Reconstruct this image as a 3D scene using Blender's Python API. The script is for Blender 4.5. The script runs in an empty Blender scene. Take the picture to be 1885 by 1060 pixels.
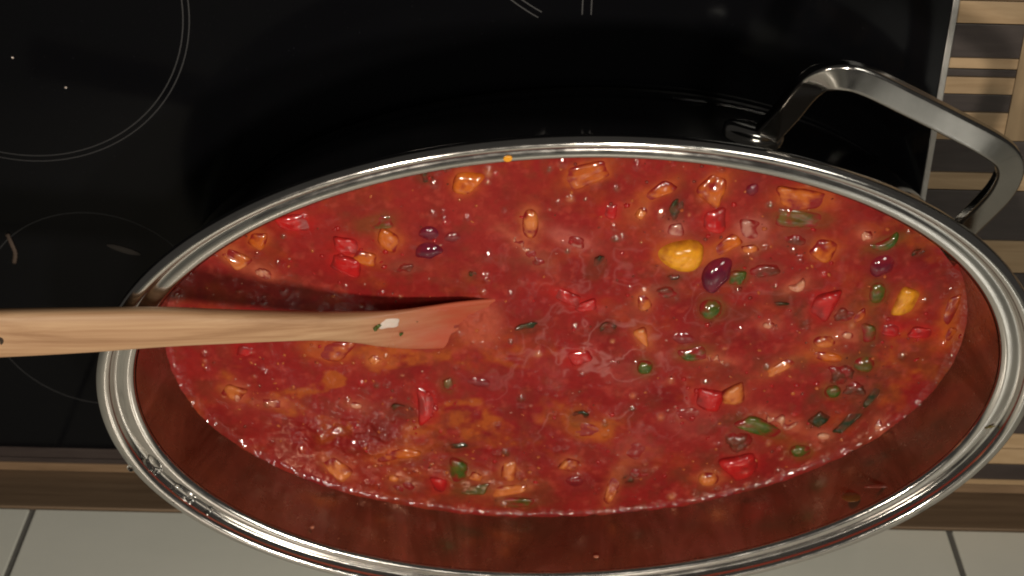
import bpy, bmesh, math, random
import numpy as np
from mathutils import Vector, Matrix

random.seed(7)
rng = np.random.default_rng(11)
C = bpy.context.scene.collection
S = 0.01                                   # everything below is measured in centimetres
scene = bpy.context.scene

# ------------------------------------------------------------------ camera
CAM = np.array([2.343, -38.83, 64.704])
FW = np.array([-0.0021991, 0.52836199, -0.84901635])
RT = np.array([0.99971768, 0.02124818, 0.01063378])
UP = np.array([-0.02365854, 0.84875327, 0.52825955])
FPX = 3066.376                             # focal length in pixels of a 1885 px wide frame
cd = bpy.data.cameras.new('camera')
cam = bpy.data.objects.new('camera', cd)
C.objects.link(cam)
m = Matrix.Identity(4)
for i in range(3):                         # the phone was held upside down
    m[i][0], m[i][1], m[i][2], m[i][3] = -RT[i], -UP[i], -FW[i], CAM[i] * S
cam.matrix_world = m
cd.sensor_width = 36.0
cd.lens = FPX / 1885 * 36.0
cd.clip_start, cd.clip_end = 0.01, 50
cd.dof.use_dof = True
cd.dof.focus_distance = 0.66
cd.dof.aperture_fstop = 13.0
scene.camera = cam

def at(x, y, z):
    """world point (cm) at height z seen at photo pixel x, y"""
    d = FW + RT * (942.5 - x) / FPX + UP * (y - 530) / FPX
    return CAM + d * ((z - CAM[2]) / d[2])

# ------------------------------------------------------------------ light
w = bpy.data.worlds.new('World')
scene.world = w
w.use_nodes = True
bg = w.node_tree.nodes['Background']
bg.inputs[0].default_value = (1.0, 0.93, 0.84, 1)
bg.inputs[1].default_value = 0.045
def lamp(x, y, z, watts, color, r=2.4):
    l = bpy.data.lights.new('hood_lamp', 'AREA')
    l.shape = 'DISK'; l.size = 2 * r * S; l.energy = watts; l.color = color; l.spread = math.radians(125)
    o = bpy.data.objects.new('hood_lamp', l)
    o.location = (x * S, y * S, z * S)
    C.objects.link(o)
    return o
lamp(16.0, -9.0, 62, 0.60, (1.0, 0.88, 0.73), 2.1)
lamp(-5.5, -9.0, 62, 0.66, (1.0, 0.90, 0.76), 2.1)
# added fill: a soft area light from above, no lamp seen there
l = bpy.data.lights.new('fill_light', 'AREA'); l.shape = 'SQUARE'; l.size = .38; l.energy = 7.0; l.color = (1.0, .96, .84)
o = bpy.data.objects.new('fill_light', l); C.objects.link(o); o.location = (-.66, -.71, 1.80); o.rotation_euler = (math.radians(25), 0, math.radians(-36))
scene.view_settings.view_transform = 'Standard'
scene.view_settings.look = 'None'
scene.view_settings.exposure = 0
scene.view_settings.gamma = 1
scene.cycles.filter_width = 2.0
scene.cycles.max_bounces = 8
scene.cycles.sample_clamp_indirect = 4.0

# ------------------------------------------------------------------ materials
def mat(name, color=(.5, .5, .5), rough=.5, metal=0.0, coat=0.0, spec=.5, sss=0.0):
    mt = bpy.data.materials.new(name); mt.use_nodes = True
    b = mt.node_tree.nodes['Principled BSDF']
    b.inputs['Base Color'].default_value = (*color, 1)
    b.inputs['Roughness'].default_value = rough
    b.inputs['Metallic'].default_value = metal
    b.inputs['Coat Weight'].default_value = coat
    b.inputs['Coat Roughness'].default_value = .035
    b.inputs['Specular IOR Level'].default_value = spec
    if sss:
        b.inputs['Subsurface Weight'].default_value = sss
        b.inputs['Subsurface Radius'].default_value = (.004, .0012, .0008)
        b.inputs['Subsurface Scale'].default_value = .5
    return mt
def N(mt, kind, **kw):
    n = mt.node_tree.nodes.new(kind)
    for k, v in kw.items():
        if k in n.inputs: n.inputs[k].default_value = v
        else: setattr(n, k, v)
    return n
def L(mt, a, b): mt.node_tree.links.new(a, b)
def bsdf(mt): return mt.node_tree.nodes['Principled BSDF']
def noise(mt, scale, detail=4, vec=(1, 1, 1), rough=.6, dist=0):
    tc = N(mt, 'ShaderNodeTexCoord'); mp = N(mt, 'ShaderNodeMapping'); mp.inputs['Scale'].default_value = vec
    n = N(mt, 'ShaderNodeTexNoise'); n.inputs['Scale'].default_value = scale; n.inputs['Detail'].default_value = detail
    n.inputs['Roughness'].default_value = rough; n.inputs['Distortion'].default_value = dist
    L(mt, tc.outputs['Object'], mp.inputs[0]); L(mt, mp.outputs[0], n.inputs['Vector'])
    return n
def ramp(mt, src, stops):
    r = N(mt, 'ShaderNodeValToRGB'); e = r.color_ramp.elements
    while len(e) < len(stops): e.new(.5)
    for q, (p, c) in zip(e, stops):
        q.position = p; q.color = (*c, 1) if len(c) == 3 else c
    L(mt, src, r.inputs[0]); return r
def bump(mt, src, strength, dist, prev=None):
    b = N(mt, 'ShaderNodeBump'); b.inputs['Strength'].default_value = strength; b.inputs['Distance'].default_value = dist
    L(mt, src, b.inputs['Height'])
    if prev: L(mt, prev.outputs[0], b.inputs['Normal'])
    L(mt, b.outputs[0], bsdf(mt).inputs['Normal']); return b
def g(v): return (v, v, v)

def steel(name, base=.62, r0=.16, r1=.3, warm=(1, .97, .93), vec=(1, 1, 12)):
    mt = mat(name, tuple(base * c for c in warm), .2, 1.0)
    n = noise(mt, 120, 3, vec)
    r = ramp(mt, n.outputs[0], [(.3, g(r0)), (.7, g(r1))])
    L(mt, r.outputs[0], bsdf(mt).inputs['Roughness'])
    n2 = noise(mt, 45, 4)
    c = ramp(mt, n2.outputs[0], [(.35, tuple(base * .9 * q for q in warm)), (.6, tuple(base * q for q in warm))])
    L(mt, c.outputs[0], bsdf(mt).inputs['Base Color'])
    return mt
M_rim = steel('steel_rim', .62, .085, .16)
M_handle = steel('steel_handle', .36, .10, .16)
M_trim = steel('steel_trim', .6, .3, .4)

# pot walls: bare steel outside, a film of dried sauce inside
M_wall = steel('steel_pot_outside', .62, .05, .10, vec=(1, 1, .05))
M_in = mat('steel_pot_inside', (.4, .2, .15), .3, 1.0)
n = noise(M_in, 30, 6, (1, 1, .35), .7, .8); n2 = noise(M_in, 160, 4)
c = ramp(M_in, n.outputs[0], [(.30, (.13, .042, .022)), (.50, (.27, .125, .075)), (.70, (.50, .33, .24))])
L(M_in, c.outputs[0], bsdf(M_in).inputs['Base Color'])
r = ramp(M_in, n2.outputs[0], [(.35, g(.15)), (.7, g(.34))]); L(M_in, r.outputs[0], bsdf(M_in).inputs['Roughness'])
r = ramp(M_in, n.outputs[0], [(.25, g(.6)), (.75, g(.95))]); L(M_in, r.outputs[0], bsdf(M_in).inputs['Metallic'])
bump(M_in, n2.outputs[0], .25, .0006)

M_glass = mat('black_hob_glass', (.0035, .0036, .0042), .09, 0, 0, .14)
n = noise(M_glass, 900, 2); r = ramp(M_glass, n.outputs[0], [(.70, (.0035, .0036, .0045)), (.80, (.02, .02, .024))])
L(M_glass, r.outputs[0], bsdf(M_glass).inputs['Base Color'])
n = noise(M_glass, 9, 5); r = ramp(M_glass, n.outputs[0], [(.35, g(.05)), (.7, g(.16))])
L(M_glass, r.outputs[0], bsdf(M_glass).inputs['Roughness'])
M_ring = mat('printed_ring', (.015, .015, .017), .5)

M_tile = mat('white_tile', (.86, .865, .79), .22)
n = noise(M_tile, 14, 5); r = ramp(M_tile, n.outputs[0], [(.3, (.82, .83, .755)), (.7, (.88, .885, .81))])
L(M_tile, r.outputs[0], bsdf(M_tile).inputs['Base Color'])
n = noise(M_tile, 60, 3); bump(M_tile, n.outputs[0], .12, .0008)
M_grout = mat('grey_grout', (.16, .155, .145), .9)
n = noise(M_grout, 300, 4); bump(M_grout, n.outputs[0], .5, .001)

def wood(name, lo, hi, vec, scale=230, rough=.45):
    mt = mat(name, hi, rough)
    n = noise(mt, scale, 6, vec, .65, .6)
    oi = N(mt, 'ShaderNodeObjectInfo')
    tc = [q for q in mt.node_tree.nodes if q.type == 'MAPPING'][0]
    cb = N(mt, 'ShaderNodeCombineXYZ'); ml = N(mt, 'ShaderNodeMath', operation='MULTIPLY'); ml.inputs[1].default_value = 9.0
    L(mt, oi.outputs['Random'], ml.inputs[0]); L(mt, ml.outputs[0], cb.inputs[0]); L(mt, ml.outputs[0], cb.inputs[1])
    L(mt, cb.outputs[0], tc.inputs['Location'])
    c = ramp(mt, n.outputs[0], [(.28, lo), (.72, hi)]); L(mt, c.outputs[0], bsdf(mt).inputs['Base Color'])
    bump(mt, n.outputs[0], .2, .0006)
    return mt
M_tan = wood('pale_oak_stave', (.36, .235, .125), (.52, .365, .215), (.10, 1, 1))
M_mid = wood('brown_stave', (.17, .105, .058), (.28, .18, .105), (.10, 1, 1))
M_dark = wood('wenge_stave', (.030, .021, .020), (.062, .047, .042), (.10, 1, 1))
M_board = wood('oak_end_board', (.22, .15, .08), (.33, .23, .13), (1, .10, 1))
M_up = wood('wood_upstand', (.11, .070, .042), (.22, .15, .095), (.05, 1, 1.3), 200)
M_cream = mat('near_black', (.02, .016, .013), .8)  # near-black worktop base in the stave joints, also the hob smear

# food: each mesh carries a colour attribute 'tint' (r = how much sauce clings)
SAUCE = (.240, .0145, .0135)
def food(name, lo, hi, scale=180, rough=.22, sss=.12, spec=.5):
    mt = mat(name, hi, rough, 0, .7, spec * .3, sss)
    bsdf(mt).inputs['Coat IOR'].default_value = 1.6
    if name in ('minced_meat', 'dark_herb', 'pale_onion'): bsdf(mt).inputs['Coat Weight'].default_value = .45
    n = noise(mt, scale, 4)
    c = ramp(mt, n.outputs[0], [(.32, lo), (.68, hi)])
    a = N(mt, 'ShaderNodeAttribute', attribute_name='tint')
    mx = N(mt, 'ShaderNodeMix', data_type='RGBA')
    n2 = noise(mt, 260, 3)
    ad = N(mt, 'ShaderNodeMath', operation='MULTIPLY_ADD'); ad.inputs[1].default_value = .9; ad.inputs[2].default_value = -.45
    L(mt, n2.outputs[0], ad.inputs[0])
    sm = N(mt, 'ShaderNodeMath', operation='ADD', use_clamp=True)
    L(mt, a.outputs['Fac'], sm.inputs[0]); L(mt, ad.outputs[0], sm.inputs[1])
    L(mt, sm.outputs[0], mx.inputs['Factor']); L(mt, c.outputs[0], mx.inputs['A'])
    mx.inputs['B'].default_value = (*SAUCE, 1)
    L(mt, mx.outputs['Result'], bsdf(mt).inputs['Base Color'])
    bump(mt, n2.outputs[0], .2, .0006)
    return mt
F = {
    'yellow': food('yellow_pepper', (.68, .26, .012), (.82, .38, .025)),
    'orange': food('orange_pepper', (.50, .10, .010), (.62, .17, .02)),
    'carrot': food('carrot_flesh', (.52, .13, .028), (.64, .21, .055)),
    'red': food('red_pepper', (.40, .010, .012), (.52, .020, .018)),
    'green': food('green_pepper', (.030, .060, .009), (.085, .125, .018)),
    'olive': food('olive_green_skin', (.065, .050, .010), (.125, .10, .018)),
    'herb': food('dark_herb', (.006, .014, .005), (.024, .045, .014), 300, .3, 0),
    'bean': food('kidney_bean_skin', (.070, .005, .016), (.14, .012, .035), 90, .10, 0),
    'meat': food('minced_meat', (.075, .022, .012), (.16, .058, .032), 220, .25),
    'onion': food('pale_onion', (.48, .20, .16), (.62, .36, .27), 120, .14),
    'bacon': food('pink_bacon', (.52, .17, .10), (.68, .36, .22), 160, .16),
    'white': food('white_onion', (.55, .45, .40), (.68, .58, .52), 120, .2),
    'plum': food('dark_plum', (.12, .012, .016), (.19, .024, .028), 120, .14),
}

# ------------------------------------------------------------------ helpers
def smooth(me, on=True):
    me.polygons.foreach_set('use_smooth', [on] * len(me.polygons))
def mesh(name, verts, faces, material, parent=None, sm=True, loc=(0, 0, 0), scale=S):
    """verts are world cm; loc (cm) becomes the origin"""
    v = (np.asarray(verts, float) - np.asarray(loc, float)) * scale
    me = bpy.data.meshes.new(name)
    me.from_pydata(v.tolist(), [], faces)
    me.update(); smooth(me, sm)
    if material: me.materials.append(material)
    o = bpy.data.objects.new(name, me); C.objects.link(o)
    if parent is not None:
        o.parent = parent
        o.location = [(a * S - b) for a, b in zip(loc, parent['_w'])]
    else:
        o.location = [a * S for a in loc]
    return o
def root(name, loc, label, cat, group=None):
    o = bpy.data.objects.new(name, None); C.objects.link(o)
    o.location = [a * S for a in loc]; o.empty_display_size = .02
    o['_w'] = [a * S for a in loc]
    return tag(o, label, cat, group)
def tag(o, label, cat, group=None):
    o['label'] = label; o['category'] = cat
    if group: o['group'] = group
    return o
def box(x0, x1, y0, y1, z0, z1, bev=0.0):
    if bev <= 0:
        v = [(x, y, z) for z in (z0, z1) for y in (y0, y1) for x in (x0, x1)]
        f = [(0, 2, 3, 1), (4, 5, 7, 6), (0, 1, 5, 4), (2, 6, 7, 3), (0, 4, 6, 2), (1, 3, 7, 5)]
        return v, f
    bm = bmesh.new(); bmesh.ops.create_cube(bm, size=1)
    for q in bm.verts:
        q.co = Vector(((x0 + x1) / 2 + q.co.x * (x1 - x0), (y0 + y1) / 2 + q.co.y * (y1 - y0), (z0 + z1) / 2 + q.co.z * (z1 - z0)))
    bmesh.ops.bevel(bm, geom=bm.edges[:], offset=bev, segments=2, affect='EDGES', profile=.6)
    v = [tuple(q.co) for q in bm.verts]; f = [[q.index for q in p.verts] for p in bm.faces]
    bm.free(); return v, f
def loft(rings, cap=True, closed=False):
    n = len(rings[0]); v = [p for r_ in rings for p in r_]; f = []
    R_ = len(rings)
    for i in range(R_ if closed else R_ - 1):
        a, b = i * n, ((i + 1) % R_) * n
        for j in range(n):
            k = (j + 1) % n
            f.append((a + j, a + k, b + k, b + j))
    if cap and not closed:
        f.append(tuple(range(n))[::-1]); f.append(tuple(range((R_ - 1) * n, R_ * n)))
    return v, f
def fbm(x, y, scale, octs=4, seed=0):
    """smooth value noise, about -1..1; x, y in cm"""
    out = np.zeros_like(x); amp = 1.0; tot = 0
    for o_ in range(octs):
        rs = np.random.default_rng(seed * 17 + o_)
        gr = rs.uniform(-1, 1, (64, 64))
        u = x / scale * 2 ** o_ + 7.3 * o_ + 100; v = y / scale * 2 ** o_ + 3.1 * o_ + 100
        iu = np.floor(u).astype(int); iv = np.floor(v).astype(int)
        fu = u - iu; fv = v - iv
        fu = fu * fu * (3 - 2 * fu); fv = fv * fv * (3 - 2 * fv)
        a = gr[iu % 64, iv % 64]; b = gr[(iu + 1) % 64, iv % 64]; c_ = gr[iu % 64, (iv + 1) % 64]; d = gr[(iu + 1) % 64, (iv + 1) % 64]
        out += amp * ((a * (1 - fu) + b * fu) * (1 - fv) + (c_ * (1 - fu) + d * fu) * fv)
        tot += amp; amp *= .5
    return out / tot * 1.6

# ------------------------------------------------------------------ setting: worktop, wall, hob
worktop = mesh('worktop', *box(-48, 52, -34, 12.88, -4.2, -.75), M_cream, sm=False)
worktop['kind'] = 'structure'; worktop['_w'] = [0, 0, 0]
worktop['label'] = 'striped butcher block worktop of pale and dark wooden staves'
def stave(x0, x1, y0, y1, mt, dz=0.0):
    o = mesh('stave', *box(x0, x1, y0 + .02, y1 - .02, -1.2, -.22 + dz, .03), mt, worktop, sm=False, loc=((x0 + x1) / 2, (y0 + y1) / 2, -.7))
    return o
XT = -16.05                                # right-hand end of the hob
right = [(-20, -17.6, 'd'), (-17.6, -15.4, 't'), (-15.4, -13.6, 'd'), (-13.6, -12.95, 'm'), (-12.95, -11.93, 't'), (-11.93, -10.39, 'd'), (-10.39, -9.88, 't'),
         (-9.88, -9.52, 'd'), (-9.52, -8.71, 't'), (-8.71, -7.87, 'd'), (-7.87, -6.52, 't')]
right2 = [(-6.52, -4.95, 'd'), (-4.95, -4.08, 't'), (-4.08, -1.55, 'd'), (-1.55, .14, 't'), (.14, 2.4, 'd'), (2.4, 4.0, 't'), (4.0, 6.2, 'd'),
          (6.2, 7.7, 'm'), (7.7, 9.2, 'd'), (9.2, 10.1, 't'), (10.1, 11.05, 't'), (11.05, 12.02, 'd'), (12.02, 12.36, 't'), (12.36, 12.88, 'm')]
MM = {'d': M_dark, 't': M_tan, 'm': M_mid}
for i, (a, b, k) in enumerate(right): stave(-18.95, -14.5, a, b, MM[k], .01 * (i % 3))
for i, (a, b, k) in enumerate(right2): stave(-48, -14.5 if b < 11.4 else -13, a, b, MM[k], .01 * (i % 3))
for i, (a, b, k) in enumerate([(11.2, 12.05, 'd'), (12.05, 12.36, 'd'), (12.36, 12.88, 'm')]):
    stave(-12.96, 52, a, b, MM[k], .01 * (i % 2))
eb = mesh('end_board', *box(-22.5, -18.97, -20, -6.54, -1.2, -.2, .03), M_board, worktop, sm=False, loc=(-20.7, -13, -.7))

wall = root('tiled_wall', (0, 13.1, 0), 'white square tiles with grey grout rising behind the hob', 'wall')
mesh('grout', *box(-62, 62, 13.13, 13.9, -4, 69), M_grout, wall, sm=False, loc=(0, 13.1, 0))
mesh('upstand', *box(-62, 62, 12.90, 13.10, -.8, 2.48, .05), M_up, wall, sm=False, loc=(0, 12.9, 0))
tx = [-63.25, -41.20, -19.15, 2.9, 24.96, 47.0, 62]
for zz in (2.55, 24.65, 46.75):
    for a, b in zip(tx[:-1], tx[1:]):
        if b < -50 or a > 50: continue
        mesh('tile', *box(a + .15, b - .15, 13.0, 13.3, zz, zz + 21.8, .07), M_tile, wall, sm=False, loc=((a + b) / 2, 13.1, zz))

hob = root('glass_cooktop', (0, 0, 0), 'black glass hob with thin grey cooking zone rings', 'cooktop')
mesh('glass', *box(-15.72, 45, -30, 11.28, -.6, 0, .06), M_glass, hob, sm=False)
# steel trim along the right-hand end (very slightly out of square in the photo)
v, f = box(-15.98, -15.70, -30, 11.3, -.3, .035, .04)
mesh('trim', v, f, M_trim, hob, sm=False)
def ring(cx, cy, r, wd, a0=0, a1=360, z=.008):
    n = 128; v = []; f = []
    for i in range(n + 1):
        t = math.radians(a0 + (a1 - a0) * i / n)
        for q in (r - wd / 2, r + wd / 2): v.append((cx + q * math.cos(t), cy + q * math.sin(t), z))
    for i in range(n): f.append((2 * i, 2 * i + 1, 2 * i + 3, 2 * i + 2))
    return v, f
for cx, cy, r_ in ((23.24, -11.9, 7.36), (23.24, -11.9, 7.10), (21.3, 3.25, 5.25)):
    mesh('cooking_zone_ring', *ring(cx, cy, r_, .05), M_ring, hob, sm=False, loc=(cx, cy, 0))

for r_ in (9.0, 8.72):
    mesh('cooking_zone_ring', *ring(-3.0, -19.7, r_, .05, 30, 61), M_ring, hob, sm=False, loc=(-3, -19.7, 0))
for x in (-.45, -.82):
    mesh('printed_mark', *box(x - .025, x + .025, -15.5, -12.0, .004, .008), M_ring, hob, sm=False, loc=(x, -13, 0))

# ------------------------------------------------------------------ the oval pot
ROT = math.radians(4.359); cR, sR = math.cos(ROT), math.sin(ROT)
def oval(a, b, z, n=288):
    out = []
    for i in range(n):
        t = 2 * math.pi * i / n; c_, s_ = math.cos(t), math.sin(t)
        x = a * abs(c_) ** (2 / 2.03) * (1 if c_ >= 0 else -1); y = b * abs(s_) ** (2 / 2.03) * (1 if s_ >= 0 else -1)
        out.append((x * cR - y * sR, x * sR + y * cR, z))
    return out
def potxy(x, y): return x * cR + y * sR, -x * sR + y * cR
pot = root('oval_roasting_pot', (0, 0, 0), 'oval stainless steel pot full of bean stew standing on the black hob', 'pot')
prof = [(2, 1, .10), (12, 6.5, .10), (14.6, 7.7, .10), (15.6, 8.25, .14), (16.0, 8.55, .32), (16.25, 8.80, .62), (16.5, 9.05, 1.05), (16.72, 9.32, 1.7), (16.88, 9.52, 2.4), (16.97, 9.66, 3.2),
        (17.1, 9.84, 4.6), (17.22, 9.98, 5.9), (17.42, 10.14, 7.5), (17.60, 10.28, 8.8), (17.66, 10.34, 9.36), (17.5, 10.2, 9.37)]
inn = [(17.42, 10.14, 9.36), (17.38, 10.11, 9.2), (17.26, 10.04, 8.4), (17.12, 9.96, 7.4), (16.98, 9.90, 6.4), (16.88, 9.86, 5.7), (16.7, 9.7, 5.0)]
v, f = loft([oval(*p) for p in prof], cap=False); f.append(tuple(range(288)))
mesh('outer_wall', v, f, M_wall, pot)
v, f = loft([oval(*p) for p in inn], cap=False)
mesh('inner_wall', v, f, M_in, pot)
def K(k, z): return (19.0 - 1.55 * k, 11.27 - 1.11 * k, z)
rim = [K(1.02, 9.22), K(1.0, 9.34), K(.965, 9.47), K(.91, 9.55), K(.80, 9.58), K(.62, 9.555), K(.53, 9.53), K(.47, 9.54), K(.445, 9.60), K(.425, 9.72), K(.40, 9.86), K(.36, 9.95),
       K(.30, 9.995), K(.22, 10.0), K(.12, 9.96), K(.05, 9.88), K(.01, 9.76), K(0, 9.62), K(.025, 9.52), K(.08, 9.47), K(.2, 9.44), K(.36, 9.40), K(.46, 9.36), K(.6, 9.30), K(.8, 9.28), K(.95, 9.2)]
v, f = loft([oval(*p) for p in rim], cap=False, closed=True)
mesh('rim', v, f, M_rim, pot)

def catmull(P, n):
    P = np.asarray(P, float); P = np.vstack([2 * P[0] - P[1], P, 2 * P[-1] - P[-2]]); out = []
    for i in range(1, len(P) - 2):
        for j in range(n):
            t = j / n
            out.append(.5 * ((2 * P[i]) + (-P[i - 1] + P[i + 1]) * t + (2 * P[i - 1] - 5 * P[i] + 4 * P[i + 1] - P[i + 2]) * t ** 2 + (-P[i - 1] + 3 * P[i] - 3 * P[i + 1] + P[i + 2]) * t ** 3))
    out.append(P[-2]); return np.array(out)
def rrect(wd, th, r, k=4):
    pts = []
    for cx, cy, a0 in ((wd / 2 - r, th / 2 - r, 0), (-wd / 2 + r, th / 2 - r, 90), (-wd / 2 + r, -th / 2 + r, 180), (wd / 2 - r, -th / 2 + r, 270)):
        arc = [math.radians(a0 + 90 * i / (k - 1)) for i in range(k)]
        pts.append((cx + r * math.cos(arc[0]) + .05 * math.sin(arc[0]), cy + r * math.sin(arc[0]) - .05 * math.cos(arc[0])))   # keeps the flats flat
        pts += [(cx + r * math.cos(t), cy + r * math.sin(t)) for t in arc]
        pts.append((cx + r * math.cos(arc[-1]) - .05 * math.sin(arc[-1]), cy + r * math.sin(arc[-1]) + .05 * math.cos(arc[-1])))
    return pts
# handle loop, rising from the wall to its outer bar
hp = [at(1405, 268, 6.0), at(1421, 248, 6.5), at(1452, 214, 7.5), at(1487, 172, 8.7), at(1516, 152, 9.2), at(1556, 146, 9.45), at(1600, 157, 9.5), at(1673, 192, 9.5), at(1760, 236, 9.5), at(1825, 271, 9.45),
      at(1856, 296, 9.3), at(1862, 324, 8.9), at(1845, 360, 8.2), at(1812, 396, 7.2), at(1779, 428, 6.2), at(1766, 440, 5.9)]
path = catmull(hp, 8)
ctr = np.mean(path, 0)
T_ = np.gradient(path, axis=0); T_ /= np.linalg.norm(T_, axis=1)[:, None]
# the plane of the loop: fitted normal
u_, s_, vt = np.linalg.svd(path - ctr); NP = vt[2] * (1 if vt[2][2] > 0 else -1)
rings = []
for i, (p, t) in enumerate(zip(path, T_)):
    up_ = np.array([0, 0, 1.0]) - t * t[2]; up_ /= np.linalg.norm(up_)
    sd = np.cross(t, up_)
    rings.append([tuple(p + sd * a + up_ * (b - .35)) for a, b in rrect(1.02, .58, .10)])
v, f = loft(rings)
mesh('handle', v, f, M_handle, pot, loc=tuple(ctr))
def flange(p, name='handle_mount'):
    # oval foot plate welded to the wall, facing outwards
    x, y = potxy(p[0], p[1]); nrm = np.array([x / 17.2 ** 2, y / 10 ** 2, 0]); nrm /= np.linalg.norm(nrm)
    nrm = np.array([nrm[0] * cR - nrm[1] * sR, nrm[0] * sR + nrm[1] * cR, -.10]); nrm /= np.linalg.norm(nrm)
    tg = np.cross(nrm, [0, 0, 1]); tg /= np.linalg.norm(tg); upv = np.cross(tg, nrm)
    rr = []
    for dn, k in ((-.5, 1.0), (.18, 1.0), (.30, .92), (.36, .75), (.38, .3)):
        rr.append([tuple(np.array(p) + nrm * dn + tg * math.cos(q) * 1.25 * k + upv * math.sin(q) * .7 * k) for q in np.linspace(0, 2 * math.pi, 40, endpoint=False)])
    v, f = loft(rr); mesh(name, v, f, M_handle, pot, loc=tuple(p))
def onwall(p):
    x, y = potxy(p[0], p[1]); k = 1 / math.sqrt((x / 17.2) ** 2 + (y / 9.98) ** 2)
    x, y = x * k, y * k
    return np.array([x * cR - y * sR, x * sR + y * cR, p[2]])
flange(onwall(at(1372, 262, 5.6))); flange(onwall(hp[-1] - [0, 0, .3]))
# added ring at the base, its ledge shaped to catch light as a bright arc
v, f = loft([oval(*q) for q in ((15.9, 8.3, .04), (16.3, 8.66, .06), (16.36, 8.72, .14), (16.36, 8.72, .40), (16.30, 8.66, .50), (16.0, 8.4, .54))], cap=False)
mesh('base_glint_ring', v, f, steel('steel_base', .24, .3, .45), pot)

# ------------------------------------------------------------------ ingredients table
SZ = 5.85
# (name, shape, colour, px, py, length, width, angle, rise, label, category, group)
P = []
def add(name, shape, col, x, y, l, wd, ang, rise, label, cat, group=None, tint=0.0, halo=.45):
    P.append(dict(name=name, shape=shape, col=col, x=x, y=y, l=l, w=wd, ang=ang, rise=rise, label=label, cat=cat, group=group, tint=tint, halo=halo))
Bn, Or, Rd, Gr, Hb, Mt_, On = 'kidney beans in the stew', 'orange and yellow vegetable pieces', 'red pepper pieces', 'green vegetable pieces', 'herb leaves in the stew', 'minced meat lumps', 'pale onion and bacon bits'
def bean(x, y, l, wd, a, rise, lab, **k): add('kidney_bean', 'bean', k.pop('col', 'bean'), x, y, l, wd, a, rise, lab, 'bean', Bn, **k)
def chunk(nm, col, x, y, l, wd, a, rise, lab, grp, cat, **k): add(nm, k.pop('shape', 'chunk'), col, x, y, l, wd, a, rise, lab, cat, grp, **k)
bean(1322, 503, 78, 46, -58, .70, 'big glossy purple kidney bean beside the bright yellow pepper')
bean(788, 461, 56, 30, -12, .45, 'lower purple kidney bean of the pair above the spoon shadow', tint=.05)
bean(792, 433, 48, 30, 15, .38, 'upper purple kidney bean of the pair above the spoon shadow', tint=.12)
bean(1626, 486, 62, 42, -40, .30, 'dark half sunken kidney bean under the curved green strip', tint=.22)
bean(1386, 350, 30, 24, -70, .35, 'small dark red bean left of the orange wedge near the far rim', tint=.15)
bean(833, 437, 40, 22, -5, .25, 'sunken plum coloured bean touching the right end of the bean pair', col='plum', tint=.2)
bean(1256, 622, 60, 28, 8, .12, 'faint plum bean almost covered by sauce right of the carrot wedge', col='plum', tint=.45)
bean(1060, 888, 46, 28, 20, .18, 'dark plum bean sunken near the front edge between pale pieces', col='plum', tint=.35)
bean(880, 703, 56, 20, 8, .2, 'dark wrinkled bean with white glints in the middle of the stew', col='plum', tint=.2)
pY = lambda *a, **k: chunk('yellow_pepper_piece', 'yellow', *a, Or, 'pepper piece', **k)
pO = lambda *a, **k: chunk('orange_pepper_piece', 'orange', *a, Or, 'pepper piece', **k)
pC = lambda *a, **k: chunk('carrot_piece', 'carrot', *a, Or, 'carrot piece', **k)
pY(1250, 469, 88, 58, 6, .72, 'large bright yellow pepper dome left of the big purple bean', shape='dome')
pO(1331, 455, 66, 26, -32, .35, 'orange yellow strip touching the upper end of the big purple bean', tint=.12)
pO(1080, 320, 92, 44, -18, .2, 'wide orange pepper patch against the rim at top centre', tint=.36)
pO(1314, 346, 56, 46, -60, .35, 'rounded orange pepper piece near the top rim above a red piece', tint=.18)
pO(1480, 366, 100, 44, 3, .38, 'long orange wedge lying under the rim above the olive strip', tint=.15)
pO(1206, 354, 66, 24, -28, .28, 'slim orange strip left of the upright dark herb leaf', tint=.22)
pO(1518, 459, 48, 40, 20, .4, 'square orange piece below the olive strip with black speck', tint=.15)
pY(1672, 556, 46, 52, 5, .45, 'glossy yellow orange cube at the far right of the stew', tint=.18)
pO(856, 336, 44, 46, -60, .45, 'orange piece with two white glints under the rim at top left')
pO(474, 440, 34, 30, 10, .4, 'small orange piece at upper left edge next to a red piece', tint=.2)
pC(432, 473, 52, 27, 35, .5, 'salmon coloured carrot stick at the upper left edge of the stew', tint=.05)
pO(716, 441, 46, 36, 30, .38, 'orange lump between two red pieces and the kidney bean pair', tint=.2)
pO(672, 473, 44, 24, 20, .38, 'orange triangle just right of the wet red pepper lump', tint=.12)
pC(975, 413, 34, 62, 0, .5, 'upright salmon corn shaped piece in the upper middle', tint=.05, shape='blob')
pC(1380, 457, 30, 13, -5, .6, 'tiny bright orange sliver right of the orange yellow strip')
pC(1349, 725, 42, 32, -14, .6, 'orange cube with white gleam beside a red pepper piece')
pC(1184, 622, 38, 30, 60, .5, 'bright carrot wedge with pale tip at the centre', shape='wedge')
pC(1520, 627, 46, 26, 0, .45, 'upper of two orange ovals right of centre', tint=.1, shape='blob')
pO(1520, 656, 60, 22, 8, .4, 'lower of two orange ovals right of centre', tint=.15, shape='blob')
pC(1436, 675, 54, 18, -28, .45, 'thin slanted carrot sliver left of the two orange ovals', tint=.08)
pC(1306, 880, 42, 28, 0, .45, 'orange oval near the front edge left of the curled red pepper', shape='blob')
pC(1048, 853, 28, 24, -40, .6, 'small pale cube near the front edge at bottom centre')
pC(936, 866, 30, 34, 0, .5, 'pale orange chunk above the flat carrot stick at the front')
pC(936, 902, 68, 17, -8, .5, 'flat carrot stick lying near the front edge')
pC(1131, 890, 76, 22, -66, .32, 'long upright carrot baton sunken near the front edge', tint=.18)
pC(620, 860, 58, 28, 38, .5, 'pale orange baton slanting near the lower left edge')
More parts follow.
